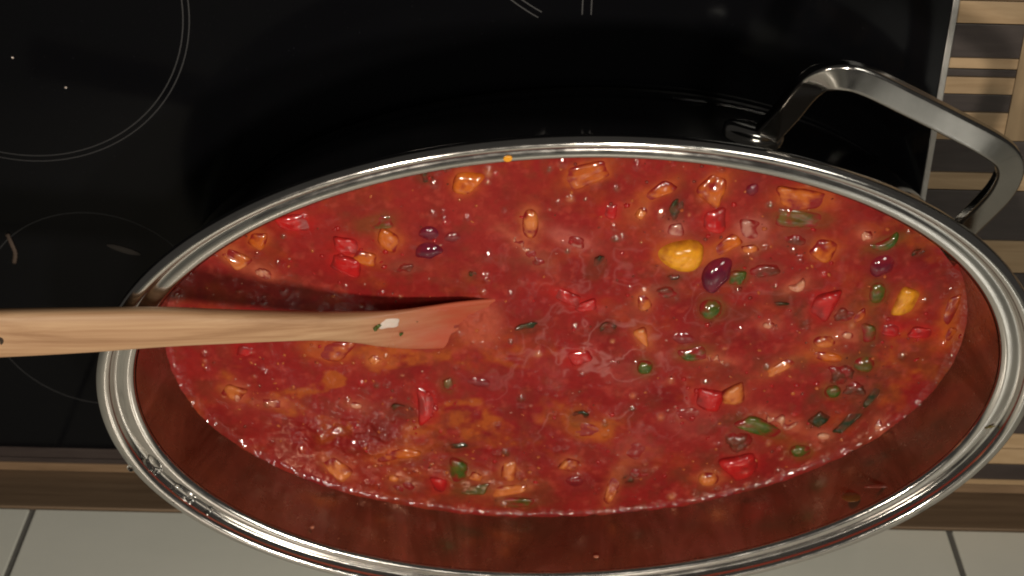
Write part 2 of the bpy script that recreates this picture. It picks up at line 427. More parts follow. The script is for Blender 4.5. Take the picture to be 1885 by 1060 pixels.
pO(724, 835, 86, 22, -12, .42, 'long orange strip under the white glints at lower left', tint=.1)
pC(1187, 553, 28, 30, 0, .5, 'small orange cube with sparkling top at mid right', tint=.1)
pO(1750, 570, 24, 62, 10, .25, 'orange sliver standing by the right edge of the sauce', tint=.35)
pC(430, 722, 40, 28, 20, .45, 'pinkish orange lump at the left below the spoon', tint=.15)
pC(878, 878, 26, 15, 20, .5, 'tiny salmon wedge right of the green pepper by the front edge')
pO(1748, 620, 22, 44, 20, .2, 'faint orange sliver below the other one by the right edge', tint=.45)
pO(605, 645, 84, 40, 5, .12, 'broad orange patch just below the spoon neck', tint=.5)
pO(1080, 790, 70, 30, 8, .1, 'soft orange patch around the green leaf at bottom centre', tint=.55)
pO(1575, 585, 40, 14, -35, .25, 'thin orange peel strip left of the glossy yellow cube', tint=.35)
rR = lambda *a, **k: chunk('red_pepper_piece', 'red', *a, Rd, 'pepper piece', **k)
rR(546, 410, 66, 36, -5, .42, 'bright red pepper piece under the rim at upper left')
rR(640, 452, 54, 32, 10, .38, 'small red pepper lump left of the orange lump', tint=.06)
rR(636, 485, 58, 36, 15, .48, 'wet red pepper lump with glints above the spoon')
rR(1515, 563, 42, 56, 10, .55, 'clean red pepper square at mid right')
rR(1304, 735, 52, 44, 10, .42, 'red pepper piece left of the orange cube with white gleam')
rR(1364, 855, 64, 44, -22, .55, 'curled red pepper piece at the front edge right of centre')
rR(785, 745, 36, 62, -8, .35, 'upright red pepper piece at lower left of the centre', tint=.08)
rR(1042, 545, 56, 24, 22, .32, 'slanted red strip just right of the spoon tip', tint=.12)
rR(1065, 657, 46, 28, -18, .32, 'flat red piece near the middle of the stew', tint=.15)
rR(1315, 405, 46, 42, 0, .45, 'red pepper piece below the rounded orange piece near the top')
rR(1122, 388, 30, 30, 0, .28, 'little red piece in the upper middle right of the salmon piece', tint=.15)
rR(1696, 611, 44, 20, 5, .4, 'small shiny red strip below the glossy yellow cube')
rR(812, 893, 34, 30, 0, .35, 'crimson piece left of the green pepper by the front edge', tint=.1)
rR(452, 645, 30, 18, 0, .3, 'tiny red piece below the spoon near the left edge', tint=.15)
rR(1640, 605, 36, 26, 0, .3, 'soft red lump left of the small shiny red strip', tint=.2)
rR(1078, 562, 40, 18, -10, .4, 'light red sliver touching the slanted red strip', tint=.1)
gG = lambda *a, **k: chunk('green_pepper_piece', k.pop('col', 'green'), *a, Gr, 'pepper piece', **k)
gG(1310, 567, 46, 42, 0, .5, 'round green pepper piece below the big purple bean', shape='blob')
gG(1358, 511, 34, 28, 0, .5, 'small green cube right of the big purple bean')
gG(1187, 676, 32, 30, 0, .5, 'green ball near the white foam at the centre', shape='blob')
gG(1277, 650, 54, 26, -6, .4, 'oblong green piece with pale tail right of centre', tint=.05)
gG(1478, 402, 102, 34, 6, .28, 'long olive green strip under the orange wedge', col='olive', tint=.12)
gG(690, 410, 68, 26, -8, .25, 'olive green strip in the upper left of the stew', col='olive', tint=.2)
gG(1628, 446, 64, 22, -22, .45, 'dark curved green strip at upper right', shape='arc')
gG(1616, 540, 34, 46, 0, .38, 'upright oval green piece left of the glossy yellow cube', tint=.12, shape='blob')
gG(1598, 612, 30, 34, 0, .4, 'yellowish olive piece below the upright oval green piece', col='olive')
gG(1590, 668, 40, 34, 0, .5, 'olive green ball at right beside brown meat', col='olive', shape='blob')
gG(1532, 720, 32, 26, 0, .55, 'bright green piece below the brown meat at right', shape='blob')
gG(1403, 788, 80, 28, 24, .55, 'large wet green bean slice at lower right')
gG(1475, 830, 44, 26, 0, .5, 'light green piece near the front edge at lower right', shape='blob')
gG(844, 868, 34, 46, 0, .5, 'green pepper square with white glint near the front edge')
gG(870, 901, 56, 16, -5, .4, 'thin dark green strip under the green pepper square', col='olive')
gG(945, 925, 76, 18, 3, .3, 'blackish green strip at the front edge below the flat carrot stick', col='olive', tint=.05)
gG(1560, 775, 64, 18, -42, .45, 'slanted dark green strip at right above the front edge', col='herb')
gG(1508, 771, 34, 24, -40, .45, 'short dark green strip left of the slanted dark green one', col='herb')
gG(825, 708, 22, 24, 0, .3, 'dull green crumb right of the upright red pepper', col='olive', tint=.15)
gG(1605, 728, 50, 14, -50, .45, 'dark stalk reaching up from the meat at right', col='herb')
hH = lambda x, y, l, wd, a, lab, **k: add('herb_leaf', 'leaf', 'herb', x, y, l, wd, a, k.pop('rise', .75), lab, 'herb leaf', Hb, **k)
hH(1243, 392, 26, 52, 5, 'upright dark herb leaf near the top right of centre')
hH(1097, 492, 28, 42, 20, 'dark herb leaf left of the large yellow pepper')
hH(970, 603, 42, 18, -15, 'flat dark herb leaf right of the spoon tip')
hH(1064, 769, 34, 28, 10, 'dark green leaf in the soft orange patch at bottom centre')
hH(844, 822, 38, 16, -5, 'flat green leaf above the green pepper square')
hH(741, 757, 42, 24, 12, 'dull green leaf left of the upright red pepper', tint=.2)
hH(1118, 603, 30, 20, 0, 'blurred greenish leaf under the foam at the centre', tint=.3)
hH(1440, 560, 26, 10, 5, 'tiny dark leaf above and left of the clean red square')
hH(868, 507, 18, 16, 0, 'little dark leaf just above the end of the spoon shadow')
hH(1158, 884, 26, 22, 0, 'dark leaf right of the long upright carrot baton', tint=.2)
hH(782, 328, 30, 22, 40, 'brown green leaf stuck under the rim at upper left')
hH(1690, 465, 22, 14, -20, 'small dark leaf near the right rim by the curved strip', tint=.1)
hH(1240, 512, 22, 16, 0, 'greenish scrap below the large yellow pepper', tint=.25)
mM = lambda x, y, l, wd, a, rise, lab, **k: add('meat_lump', 'crumb', 'meat', x, y, l, wd, a, rise, lab, 'meat', Mt_, **k)
mM(1355, 813, 48, 46, 0, .4, 'brown meat lump between the wet green slice and curled red pepper', tint=.1)
mM(1548, 688, 50, 40, 0, .42, 'brown meat lump left of the olive green ball', tint=.05)
mM(1572, 716, 44, 30, 10, .42, 'dark meat lump right of the bright green piece', tint=.05)
mM(1224, 535, 46, 26, 5, .38, 'brown meat crumb left of the round green pepper', tint=.1)
mM(1410, 498, 58, 34, 0, .3, 'brown meat crumb right of the small green cube', tint=.25)
mM(1462, 440, 60, 34, 0, .25, 'meat lump under the long olive strip', tint=.3)
mM(1555, 580, 48, 30, 0, .25, 'reddish meat crumb right of the clean red square', tint=.3)
mM(1174, 870, 50, 26, 0, .2, 'meat crumb right of the dark leaf near the front edge', tint=.4)
mM(745, 492, 50, 22, 0, .2, 'brownish crumb with one glint right of the wet red pepper lump', tint=.4)
mM(985, 475, 52, 28, 30, .16, 'brownish crumb under the salmon corn shaped piece', tint=.5)
mM(740, 898, 46, 24, 5, .2, 'dark crumb at the front edge left of the crimson piece', tint=.3)
oO = lambda nm, cat, col, x, y, l, wd, a, rise, lab, **k: add(nm, k.pop('shape', 'chunk'), col, x, y, l, wd, a, rise, lab, cat, On, **k)
oO('bacon_strip', 'bacon', 'bacon', 1440, 777, 62, 15, 22, .7, 'wrinkled pink bacon strip right of the wet green slice', shape='worm')
oO('onion_sliver', 'onion', 'bacon', 1467, 525, 34, 16, -25, .7, 'curved pale sliver above the clean red square', shape='arc')
oO('bacon_bit', 'bacon', 'bacon', 1516, 802, 24, 13, 5, .6, 'small pink bit above the light green piece', shape='blob')
oO('bacon_bit', 'bacon', 'carrot', 1180, 392, 26, 18, -50, .7, 'bright salmon crumb left of the upright herb leaf', shape='crumb')
oO('bacon_bit', 'bacon', 'bacon', 1316, 660, 34, 9, 8, .6, 'thin pale tail attached right of the oblong green piece', shape='worm')
oO('bacon_bit', 'bacon', 'bacon', 486, 502, 34, 18, 30, .5, 'pale lump at the edge of the spoon shadow at upper left', tint=.1, shape='crumb')
oO('bacon_bit', 'bacon', 'carrot', 690, 663, 26, 20, -40, .5, 'pale salmon bit below the wide end of the spoon', shape='crumb')
oO('onion_piece', 'onion', 'onion', 1386, 424, 52, 44, 0, .2, 'translucent pink onion square between red piece and olive strip', tint=.45)
oO('onion_piece', 'onion', 'onion', 1276, 775, 84, 54, -8, .06, 'large translucent onion flake at lower right of centre', tint=.62, halo=.14)
oO('onion_piece', 'onion', 'onion', 1170, 828, 76, 46, 5, .05, 'translucent onion flake near the front edge at bottom centre', tint=.66, halo=.14)
oO('onion_piece', 'onion', 'onion', 1150, 690, 76, 44, 10, .05, 'faint onion flake under the green ball at the centre', tint=.68, halo=.14)
oO('bacon_bit', 'bacon', 'bacon', 1617, 784, 15, 22, 0, .5, 'pale crumb with white tip near the right front edge', shape='crumb')
oO('bacon_bit', 'bacon', 'bacon', 438, 728, 12, 22, 5, .75, 'white pink chip on the pinkish lump at the left', shape='blob')
oO('bacon_bit', 'bacon', 'bacon', 1415, 598, 22, 12, 0, .4, 'pale crumb left of the upper orange oval', tint=.1, shape='blob')
oO('bacon_bit', 'bacon', 'bacon', 1560, 617, 24, 16, 20, .45, 'pale pink crumb right of the upper orange oval', shape='blob')
oO('bacon_bit', 'bacon', 'bacon', 1595, 433, 22, 18, 0, .5, 'salmon crumb at the left end of the dark curved strip', shape='crumb', tint=.05)
oO('onion_piece', 'onion', 'onion', 1242, 422, 30, 24, 0, .35, 'grey pink onion bit under the upright herb leaf', tint=.25)
oO('onion_piece', 'onion', 'onion', 1050, 440, 54, 22, 20, .18, 'soft pink smear of onion right of the salmon piece', tint=.5)
oO('bacon_bit', 'bacon', 'bacon', 960, 450, 40, 8, 38, .6, 'thin shiny sliver below the salmon corn shaped piece', shape='worm')
oO('bacon_bit', 'bacon', 'carrot', 725, 880, 22, 13, 5, .5, 'pinkish chip left of the crimson piece at the front', shape='blob')
oO('bacon_bit', 'bacon', 'bacon', 502, 742, 40, 16, 8, .2, 'pale streaky bit left of the dull green leaf', tint=.35)
oO('bacon_bit', 'bacon', 'bacon', 655, 745, 26, 11, 12, .45, 'small pale chip at lower left between orange smears', tint=.1, shape='blob')

# ------------------------------------------------------------------ soup surface
NX, NY = 760, 460
gu, gv = np.meshgrid(np.linspace(-1, 1, NX), np.linspace(-1, 1, NY))
ex = gu * np.sqrt(1 - gv ** 2 / 2); ey = gv * np.sqrt(1 - gu ** 2 / 2)
X0 = ex * 16.98; Y0 = ey * 9.93
GX = X0 * cR - Y0 * sR; GY = X0 * sR + Y0 * cR
rad = np.sqrt(ex ** 2 + ey ** 2)
GZ = np.full_like(GX, SZ)
GZ += .035 * fbm(GX, GY, 3.2, 3, 1) + .008 * fbm(GX, GY, .55, 3, 2)
lump = np.clip(fbm(GX, GY, 1.1, 3, 3) - .15, 0, 1); GZ += .035 * lump + .018 * fbm(GX, GY, 1.0, 3, 41)
# livelier, choppier surface towards the front left, as stirred
def gauss(px, py, rx, ry):
    c_ = at(px, py, SZ); return np.exp(-((GX - c_[0]) / rx) ** 2 - ((GY - c_[1]) / ry) ** 2)
def pix(px, py): return at(px, py, SZ)[:2]
GZ += .27 * gauss(640, 800, 2.0, 1.0) * (fbm(GX, GY, .7, 3, 4)) + .05 * gauss(780, 830, 2.2, 1.2) * fbm(GX, GY, .5, 2, 14)
# meniscus clinging to the wall
GZ += .16 * np.clip((rad - .975) / .025, 0, 1) ** 2 + .05 * np.clip((rad - .95) / .04, 0, 1) * (fbm(GX, GY, .45, 3, 5) + .2)
# pigment
col = np.empty(GX.shape + (3,)); col[:] = SAUCE
def blend(c_, a): 
    a = np.clip(a, 0, 1)[..., None]; col[:] = col * (1 - a) + np.array(c_) * a
blend((.17, .009, .010), .9 * np.clip(fbm(GX, GY, 1.6, 5, 6) * .9, 0, 1))
blend((.28, .028, .02), .45 * np.clip(fbm(GX, GY, 2.2, 4, 7), 0, 1))
org = (.35, .068, .015)
region = .22 + 1.5 * gauss(600, 690, 4.2, 1.8) + .8 * gauss(620, 720, 5.5, 3.0) + .7 * gauss(820, 740, 3.5, 3) + .6 * gauss(1700, 640, 3, 6) + .5 * gauss(1100, 790, 4, 1.6)
blend(org, 1.1 * region * np.clip(.75 + .9 * fbm(GX, GY, .45, 3, 51), 0, 1.6) * np.clip(fbm(GX, GY * 1.5, 2.0, 4, 8) * 1.5 + .05, 0, 1))
blend((.20, .028, .016), .65 * np.clip(fbm(GX, GY, .5, 4, 9) * 1.4 - .3, 0, 1))
brn = .3 + .8 * gauss(1540, 640, 4, 4) + .7 * gauss(1150, 900, 9, 1.2) + .6 * gauss(1320, 800, 3, 2) + .4 * gauss(1430, 480, 3, 2)
blend((.14, .026, .014), brn * np.clip(fbm(GX, GY, 1.1, 4, 19) * 1.5, 0, 1))
blend((.42, .06, .04), .35 * np.clip(fbm(GX, GY, .35, 3, 10) * 1.5 - .55, 0, 1))
blend((.42, .085, .05), .75 * np.exp(-(((GX - at(885, 596, SZ)[0]) / 1.0) ** 2 + ((GY - at(885, 596, SZ)[1]) / 1.25) ** 2) ** 2))
# pale foam wisps in the middle
fo = .9 * gauss(1110, 640, 3.4, 2.6) + .6 * gauss(1000, 740, 2, 2) + .5 * gauss(1230, 760, 3, 1.2) + .35 * gauss(1050, 480, 3, 1.5) + .3 * gauss(1400, 520, 4, 2.4)
rid = 1 - np.abs(fbm(GX + .5 * fbm(GX, GY, 1, 2, 31), GY + .5 * fbm(GX, GY, 1, 2, 32), 1.5, 4, 11)) * 8
blend((.46, .20, .19), np.clip(fo, 0, 1) * np.clip(rid, 0, 1) * .5)
blend((.36, .075, .07), np.clip(fo, 0, 1) * np.clip(fbm(GX, GY, 1.2, 4, 12) * 1.2, 0, 1) * .25)
GZ += .13 * gauss(872, 590, .8, 1.5) * fbm(GX, GY, .4, 3, 44)
GZ += .012 * np.clip(rid, 0, 1) * np.clip(fo, 0, 1)
# small lumps just under the film: they catch the lamps
wetmap = .07 + .5 * np.clip((rad - .955) / .03, 0, 1) + .9 * gauss(650, 800, 2.6, 1.3) + .6 * gauss(850, 880, 3, .9)
for i in range(240):
    t = random.uniform(0, 2 * math.pi); r_ = math.sqrt(random.random()) * .985
    x = 16.98 * r_ * math.cos(t); y = 9.93 * r_ * math.sin(t)
    x, y = x * cR - y * sR, x * sR + y * cR
    sg = random.uniform(.05, .15); h = sg * random.uniform(.45, .9)
    # work on a small window of the grid
    d = (GX[::20, ::20] - x) ** 2 + (GY[::20, ::20] - y) ** 2
    iy, ix = np.unravel_index(np.argmin(d), d.shape); iy *= 20; ix *= 20
    sl = (slice(max(iy - 26, 0), iy + 27), slice(max(ix - 26, 0), ix + 27))
    e = np.exp(-(((GX[sl] - x) / sg) ** 2 + ((GY[sl] - y) / sg / random.uniform(.7, 1.5)) ** 2))
    GZ[sl] += h * e
    wetmap[sl] = np.maximum(wetmap[sl], np.clip(e * 2.5, 0, 1))
    if random.random() < .45:
        cc = random.choice([(.50, .12, .05), (.55, .18, .08), (.25, .03, .02), (.10, .05, .02), (.48, .02, .02)])
        a = (np.clip(e * 1.3, 0, 1) * random.uniform(.3, .8))[..., None]
        col[sl] = col[sl] * (1 - a) + np.array(cc) * a

PIG = {'yellow': (.50, .11, .02), 'orange': (.48, .11, .02), 'carrot': (.48, .13, .045), 'red': (.44, .014, .014), 'green': (.10, .07, .012), 'olive': (.13, .06, .014), 'herb': (.07, .03, .012),
       'bean': (.16, .012, .016), 'meat': (.19, .05, .03), 'onion': (.48, .13, .10), 'bacon': (.52, .13, .07), 'white': (.5, .3, .25), 'plum': (.20, .018, .02)}
for p in P:
    c0 = at(p['x'], p['y'], SZ)
    a = math.radians(p['ang']); dx, dy = math.cos(a), math.sin(a)
    d1 = at(p['x'] + dx * 10, p['y'] + dy * 10, SZ) - at(p['x'] - dx * 10, p['y'] - dy * 10, SZ)
    p['L'] = np.linalg.norm(d1) / 20 * p['l']; p['dir'] = math.atan2(d1[1], d1[0])
    d2 = at(p['x'] - dy * 10, p['y'] + dx * 10, SZ) - at(p['x'] + dy * 10, p['y'] - dx * 10, SZ)
    nrm = np.array([-d1[1], d1[0]]) / np.linalg.norm(d1[:2])
    p['W'] = abs(d2[:2] @ nrm) / 20 * p['w'] * .95
    p['c'] = c0
    lx = (GX - c0[0]) * math.cos(p['dir']) + (GY - c0[1]) * math.sin(p['dir'])
    ly = -(GX - c0[0]) * math.sin(p['dir']) + (GY - c0[1]) * math.cos(p['dir'])
    q = np.sqrt((lx / (p['L'] / 2)) ** 2 + (ly / (p['W'] / 2)) ** 2)
    edge = (q - 1) * min(p['L'], p['W']) / 2
    wob = .07 * fbm(GX, GY, .4, 2, 21)
    blend(PIG[p['col']], p['halo'] * np.exp(-np.clip(edge + wob, 0, 9) / .16))
    GZ += .022 * np.exp(-np.clip(edge, 0, 9) / .13)                     # sauce climbs the piece
    GZ -= .012 * np.exp(-((edge - .32) / .16) ** 2)
ids = np.arange(NX * NY).reshape(NY, NX)
q = np.stack([ids[:-1, :-1], ids[:-1, 1:], ids[1:, 1:], ids[1:, :-1]], -1).reshape(-1, 4)
me = bpy.data.meshes.new('stew_sauce')
me.vertices.add(NX * NY); me.vertices.foreach_set('co', (np.stack([GX, GY, GZ], -1) * S).astype(np.float32).ravel())
me.loops.add(q.size); me.loops.foreach_set('vertex_index', q.astype(np.int32).ravel())
me.polygons.add(len(q)); me.polygons.foreach_set('loop_start', np.arange(0, q.size, 4, dtype=np.int32))
me.update(calc_edges=True); smooth(me)
ca = me.color_attributes.new('pigment', 'FLOAT_COLOR', 'POINT')
ca.data.foreach_set('color', np.concatenate([col, np.clip(wetmap, 0, 1)[..., None]], -1).astype(np.float32).ravel())
M_soup = mat('tomato_sauce', SAUCE, .34, 0, .16, .06, .0); bsdf(M_soup).inputs['Coat IOR'].default_value = 1.6
a = N(M_soup, 'ShaderNodeAttribute', attribute_name='pigment')
n = noise(M_soup, 420, 4); hs = N(M_soup, 'ShaderNodeHueSaturation')
vr = ramp(M_soup, n.outputs[0], [(.3, g(.88)), (.7, g(1.08))]); L(M_soup, vr.outputs[0], hs.inputs['Value'])
L(M_soup, a.outputs['Alpha'], bsdf(M_soup).inputs['Coat Weight']); L(M_soup, a.outputs['Color'], hs.inputs['Color']); L(M_soup, hs.outputs[0], bsdf(M_soup).inputs['Base Color'])
b1 = bump(M_soup, n.outputs[0], .10, .0006)
n2 = noise(M_soup, 150, 3); bump(M_soup, n2.outputs[0], .12, .0012, b1)
me.materials.append(M_soup)
soup = bpy.data.objects.new('stew_sauce', me); C.objects.link(soup)
tag(soup, 'thick red tomato sauce filling the oval pot', 'sauce')

def soup_z(x, y):
    d = (GX - x) ** 2 + (GY - y) ** 2; return GZ.ravel()[np.argmin(d)]

# ------------------------------------------------------------------ ingredient meshes
_bm = bmesh.new(); bmesh.ops.create_icosphere(_bm, subdivisions=4, radius=1)
ICO = np.array([q.co[:] for q in _bm.verts]); ICOF = [[q.index for q in p.verts] for p in _bm.faces]; _bm.free()
def wav(p, k, seed, n=5):
    rs = np.random.default_rng(seed); o = np.zeros(len(p))
    for i in range(n):
        d = rs.normal(size=3); d /= np.linalg.norm(d)
        o += np.sin(p @ d * k * rs.uniform(.6, 1.6) + rs.uniform(0, 6.28))
    return o / n
def piece(shape, Lc, Wc, Hc, seed):
    rs = np.random.default_rng(seed); p = ICO.copy()
    e = {'chunk': 6.0, 'bean': 2.2, 'blob': 2.3, 'crumb': 2.2, 'leaf': 2.5, 'dome': 2.4, 'wedge': 3.2, 'arc': 2.6, 'worm': 2.6}[shape]
    p /= (np.abs(p) ** e).sum(1)[:, None] ** (1 / e)
    amp = {'chunk': .17, 'bean': .02, 'blob': .06, 'crumb': .34, 'leaf': .30, 'dome': .05, 'wedge': .10, 'arc': .08, 'worm': .22}[shape]
    k = {'chunk': 2.4, 'crumb': 4.5, 'leaf': 4.0, 'worm': 6}.get(shape, 2.5)
    p = p * (1 + amp * wav(p, k, seed) + amp * .4 * wav(p, k * 2.3, seed + 1))[:, None]
    if shape == 'chunk':
        p[:, 1] *= 1 + rs.uniform(-.32, .32) * p[:, 0]; p[:, 0] += rs.uniform(-.3, .3) * p[:, 1]
        p[:, 2] += .25 * (1 - p[:, 0] ** 2) * p[:, 2] - .10 * p[:, 1] * rs.uniform(-1, 1)
    if shape == 'dome':
        p[:, 1] *= 1 + .35 * p[:, 0]
        p[:, 2] -= .16 * np.exp(-((p[:, 0] - .35 - .5 * p[:, 1]) / .07) ** 2) * (p[:, 2] > 0)
        p[:, 2] += .12 * np.exp(-((p[:, 0] + .1) / .3) ** 2) * (p[:, 2] > 0)
    if shape == 'wedge': p[:, 1] *= .62 - .5 * p[:, 0]
    q = p * np.array([Lc / 2, Wc / 2, Hc / 2])
    if shape == 'bean':
        q[:, 1] += .22 * Wc * (1 - (p[:, 0]) ** 2) - .1 * Wc
        q[:, 1] -= .18 * Wc * np.exp(-(p[:, 0] / .35) ** 2) * np.clip(-p[:, 1], 0, 1)
    if shape == 'arc': q[:, 1] += .55 * Wc * (p[:, 0] ** 2) - .25 * Wc; q[:, 2] += .12 * Hc * p[:, 0]
    if shape == 'worm': q[:, 1] += .45 * Wc * np.sin(p[:, 0] * 6 + seed); q[:, 2] += .2 * Hc * np.sin(p[:, 0] * 8 + seed)
    if shape == 'leaf': q[:, 2] += .10 * wav(p * [1, 1, 0], 4, seed + 5) + .08 * p[:, 1]
    return q
def food_mesh(name, co, origin, mt, tint):
    me = bpy.data.meshes.new(name); me.from_pydata(((co - origin) * S).tolist(), [], ICOF); me.update(); smooth(me)
    a_ = me.color_attributes.new('tint', 'FLOAT_COLOR', 'POINT')
    t = np.clip(tint, 0, 1)
    a_.data.foreach_set('color', np.stack([t, t, t, np.ones_like(t)], -1).astype(np.float32).ravel())
    me.materials.append(mt)
    o = bpy.data.objects.new(name, me); C.objects.link(o); o.location = [q * S for q in origin]
    return o
for i, p in enumerate(P):
    H = {'leaf': .10, 'chunk': min(p['W'], p['L']) * .75 + .1, 'worm': p['W'] * .9, 'arc': p['W'] * 1.0}.get(p['shape'], min(p['W'], p['L']) * .85)
    q = piece(p['shape'], p['L'], p['W'], H, 100 + i)
    if p['shape'] in ('chunk', 'blob', 'bean', 'wedge', 'dome'):                # a slight tilt for each
        ax, ay = rng.uniform(-.18, .18, 2); q[:, 2] += q[:, 0] * ax + q[:, 1] * ay
    c_, s_ = math.cos(p['dir']), math.sin(p['dir'])
    wx = q[:, 0] * c_ - q[:, 1] * s_ + p['c'][0]; wy = q[:, 0] * s_ + q[:, 1] * c_ + p['c'][1]
    zb = soup_z(p['c'][0], p['c'][1])
    top = .8 * p['rise'] * H * (.62 if p['shape'] != 'leaf' else 1) + (.03 if p['rise'] > .1 else .012)
    wz = q[:, 2] - q[:, 2].max() + zb + top
    wp = np.stack([wx, wy, wz], 1)
    # sauce clings low down and, for sunken pieces, all over
    wet = (np.clip(1.05 - (wz - zb) / max(top * .75, .08) + .8 * fbm(wx, wy, .25, 3, 300 + i), 0, 1) * .92 + .06) * (.45 if p['col'] in ('herb', 'bean', 'plum', 'yellow') else 1)
    o = food_mesh(p['name'], wp, np.array([p['c'][0], p['c'][1], zb]), F[p['col']], wet + .8 * p['tint'])
    tag(o, p['label'], p['cat'], p['group'])

# fleck clouds nobody could count
def flecks(name, colkey, n, smin, smax, label, spots=()):
    V = []; Fc = []
    bmx = bmesh.new(); bmesh.ops.create_icosphere(bmx, subdivisions=1, radius=1)
    bv = np.array([q.co[:] for q in bmx.verts]); bf = [[q.index for q in z.verts] for z in bmx.faces]; bmx.free()
    for i in range(n):
        t = rng.uniform(0, 6.283); r_ = math.sqrt(rng.uniform()) * .97
        x = 16.98 * r_ * math.cos(t); y = 9.93 * r_ * math.sin(t); x, y = x * cR - y * sR, x * sR + y * cR
        if spots and i % 2:
            q_ = spots[(i // 2) % len(spots)]; c0 = at(q_[0], q_[1], SZ); x, y = c0[0] + rng.normal() * q_[2], c0[1] + rng.normal() * q_[2]
        s_ = rng.uniform(smin, smax); k = bv * (1 + .3 * wav(bv, 3, i)[:, None]) * [s_, s_ * rng.uniform(.4, 1), s_ * .6]
        a_ = rng.uniform(0, 6.28); kx = k[:, 0] * math.cos(a_) - k[:, 1] * math.sin(a_); ky = k[:, 0] * math.sin(a_) + k[:, 1] * math.cos(a_)
        z = soup_z(x, y) if n < 80 else GZ.ravel()[np.argmin((GX[::4, ::4] - x) ** 2 + (GY[::4, ::4] - y) ** 2)] if False else None
        V.append((x, y, np.stack([kx, ky, k[:, 2]], 1)))
    gx = GX[::4, ::4].ravel(); gy = GY[::4, ::4].ravel(); gz = GZ[::4, ::4].ravel()
    vv = []
    for x, y, k in V:
        z = gz[np.argmin((gx - x) ** 2 + (gy - y) ** 2)] - .015
        b0 = len(vv); vv.extend((k + [x, y, z]).tolist()); Fc.extend([[q + b0 for q in f_] for f_ in bf])
    o = mesh(name, vv, Fc, F[colkey], None)
    a_ = o.data.color_attributes.new('tint', 'FLOAT_COLOR', 'POINT')
    a_.data.foreach_set('color', np.tile(np.array([.5, .5, .5, 1], np.float32), len(vv)))
    tag(o, label, 'flecks'); o['kind'] = 'stuff'; return o
flecks('herb_flecks', 'herb', 200, .02, .075, 'tiny dark herb flecks scattered over the red sauce', ((1570, 710, .9), (850, 880, .8), (1440, 480, .9), (1240, 400, .5)))
flecks('pulp_flecks', 'carrot', 300, .025, .13, 'tiny pale orange flecks of pulp scattered over the sauce', ((620, 690, 1.5), (720, 860, 1.2), (930, 850, 1.3), (1500, 640, 1.4), (480, 720, .9), (1330, 880, 1.2)))

flecks('meat_flecks', 'meat', 120, .03, .12, 'fine brown meat crumbs mixed all through the sauce')
flecks('pepper_flecks', 'red', 130, .04, .17, 'fine red pepper scraps mixed all through the sauce', ((650, 460, .9), (780, 740, .9), (1310, 740, .9), (1680, 620, .7)))
flecks('onion_flecks', 'onion', 90, .03, .09, 'fine pale onion scraps mixed all through the sauce')

# ------------------------------------------------------------------ wooden spoon
M_spoon = mat('worn_beech', (.5, .33, .2), .5, 0, 0, .4)
n = noise(M_spoon, 300, 4, (.012, 1, 1), .6, .3); n2 = noise(M_spoon, 130, 5, (.4, 1, 1))
c1 = ramp(M_spoon, n.outputs[0], [(.30, (.28, .15, .075)), (.48, (.40, .235, .128)), (.70, (.50, .32, .185))])
a = N(M_spoon, 'ShaderNodeAttribute', attribute_name='tint')
ad = N(M_spoon, 'ShaderNodeMath', operation='MULTIPLY_ADD'); ad.inputs[1].default_value = .9; ad.inputs[2].default_value = -.45
L(M_spoon, n2.outputs[0], ad.inputs[0])
sm = N(M_spoon, 'ShaderNodeMath', operation='MULTIPLY_ADD', use_clamp=True)
L(M_spoon, a.outputs['Fac'], sm.inputs[0]); sm.inputs[1].default_value = 1.0
ml = N(M_spoon, 'ShaderNodeMath', operation='MULTIPLY'); L(M_spoon, ad.outputs[0], ml.inputs[0]); L(M_spoon, a.outputs['Fac'], ml.inputs[1])
L(M_spoon, ml.outputs[0], sm.inputs[2])
mx = N(M_spoon, 'ShaderNodeMix', data_type='RGBA'); L(M_spoon, sm.outputs[0], mx.inputs['Factor']); L(M_spoon, c1.outputs[0], mx.inputs['A'])
mx.inputs['B'].default_value = (.44, .085, .045, 1); L(M_spoon, mx.outputs['Result'], bsdf(M_spoon).inputs['Base Color'])
rr_ = ramp(M_spoon, a.outputs['Fac'], [(0, g(.55)), (.5, g(.2))]); L(M_spoon, rr_.outputs[0], bsdf(M_spoon).inputs['Roughness'])
bump(M_spoon, n.outputs[0], .15, .0004)
# turn the grain along the sloping shaft
ax_ = (at(0, 612, 11.6) - at(600, 600, 7.95)); ax_ = Vector(ax_).normalized()
pre = N(M_spoon, 'ShaderNodeMapping'); pre.inputs['Rotation'].default_value = ax_.rotation_difference(Vector((1, 0, 0))).to_euler()
for q in [q for q in M_spoon.node_tree.nodes if q.type == 'MAPPING' and q != pre]:
    lk = q.inputs[0].links[0]; src = lk.from_socket
    if not pre.inputs[0].is_linked: L(M_spoon, src, pre.inputs[0])
    L(M_spoon, pre.outputs[0], q.inputs[0])
# stations along the spoon: photo x, y of the axis, height, width, thickness, roll (deg)
st = [(-260, 622, 12.9, 2.25, .85, 0), (-60, 615, 12.0, 2.10, .90, 0), (60, 611, 11.5, 2.02, .90, 0), (170, 607, 10.95, 1.92, .88, 0), (300, 602, 10.2, 1.72, .85, 0), (420, 601, 9.35, 1.48, .80, 0), (520, 600, 8.6, 1.32, .76, 0),
      (600, 600, 7.95, 1.30, .70, 2), (660, 602, 7.5, 1.55, .62, 5), (720, 605, 7.05, 2.05, .50, 9), (780, 603, 6.52, 2.60, .40, 13), (850, 597, 5.90, 2.95, .34, 15), (930, 590, 5.2, 3.0, .32, 15), (1010, 590, 4.9, 3.2, .34, 8), (1060, 590, 4.55, 2.2, .3, 6)]
cen = catmull([at(a_, b_, z_) for a_, b_, z_, *_ in st], 6)
oth = catmull([(w_, t_, r_) for _, _, _, w_, t_, r_ in st], 6)
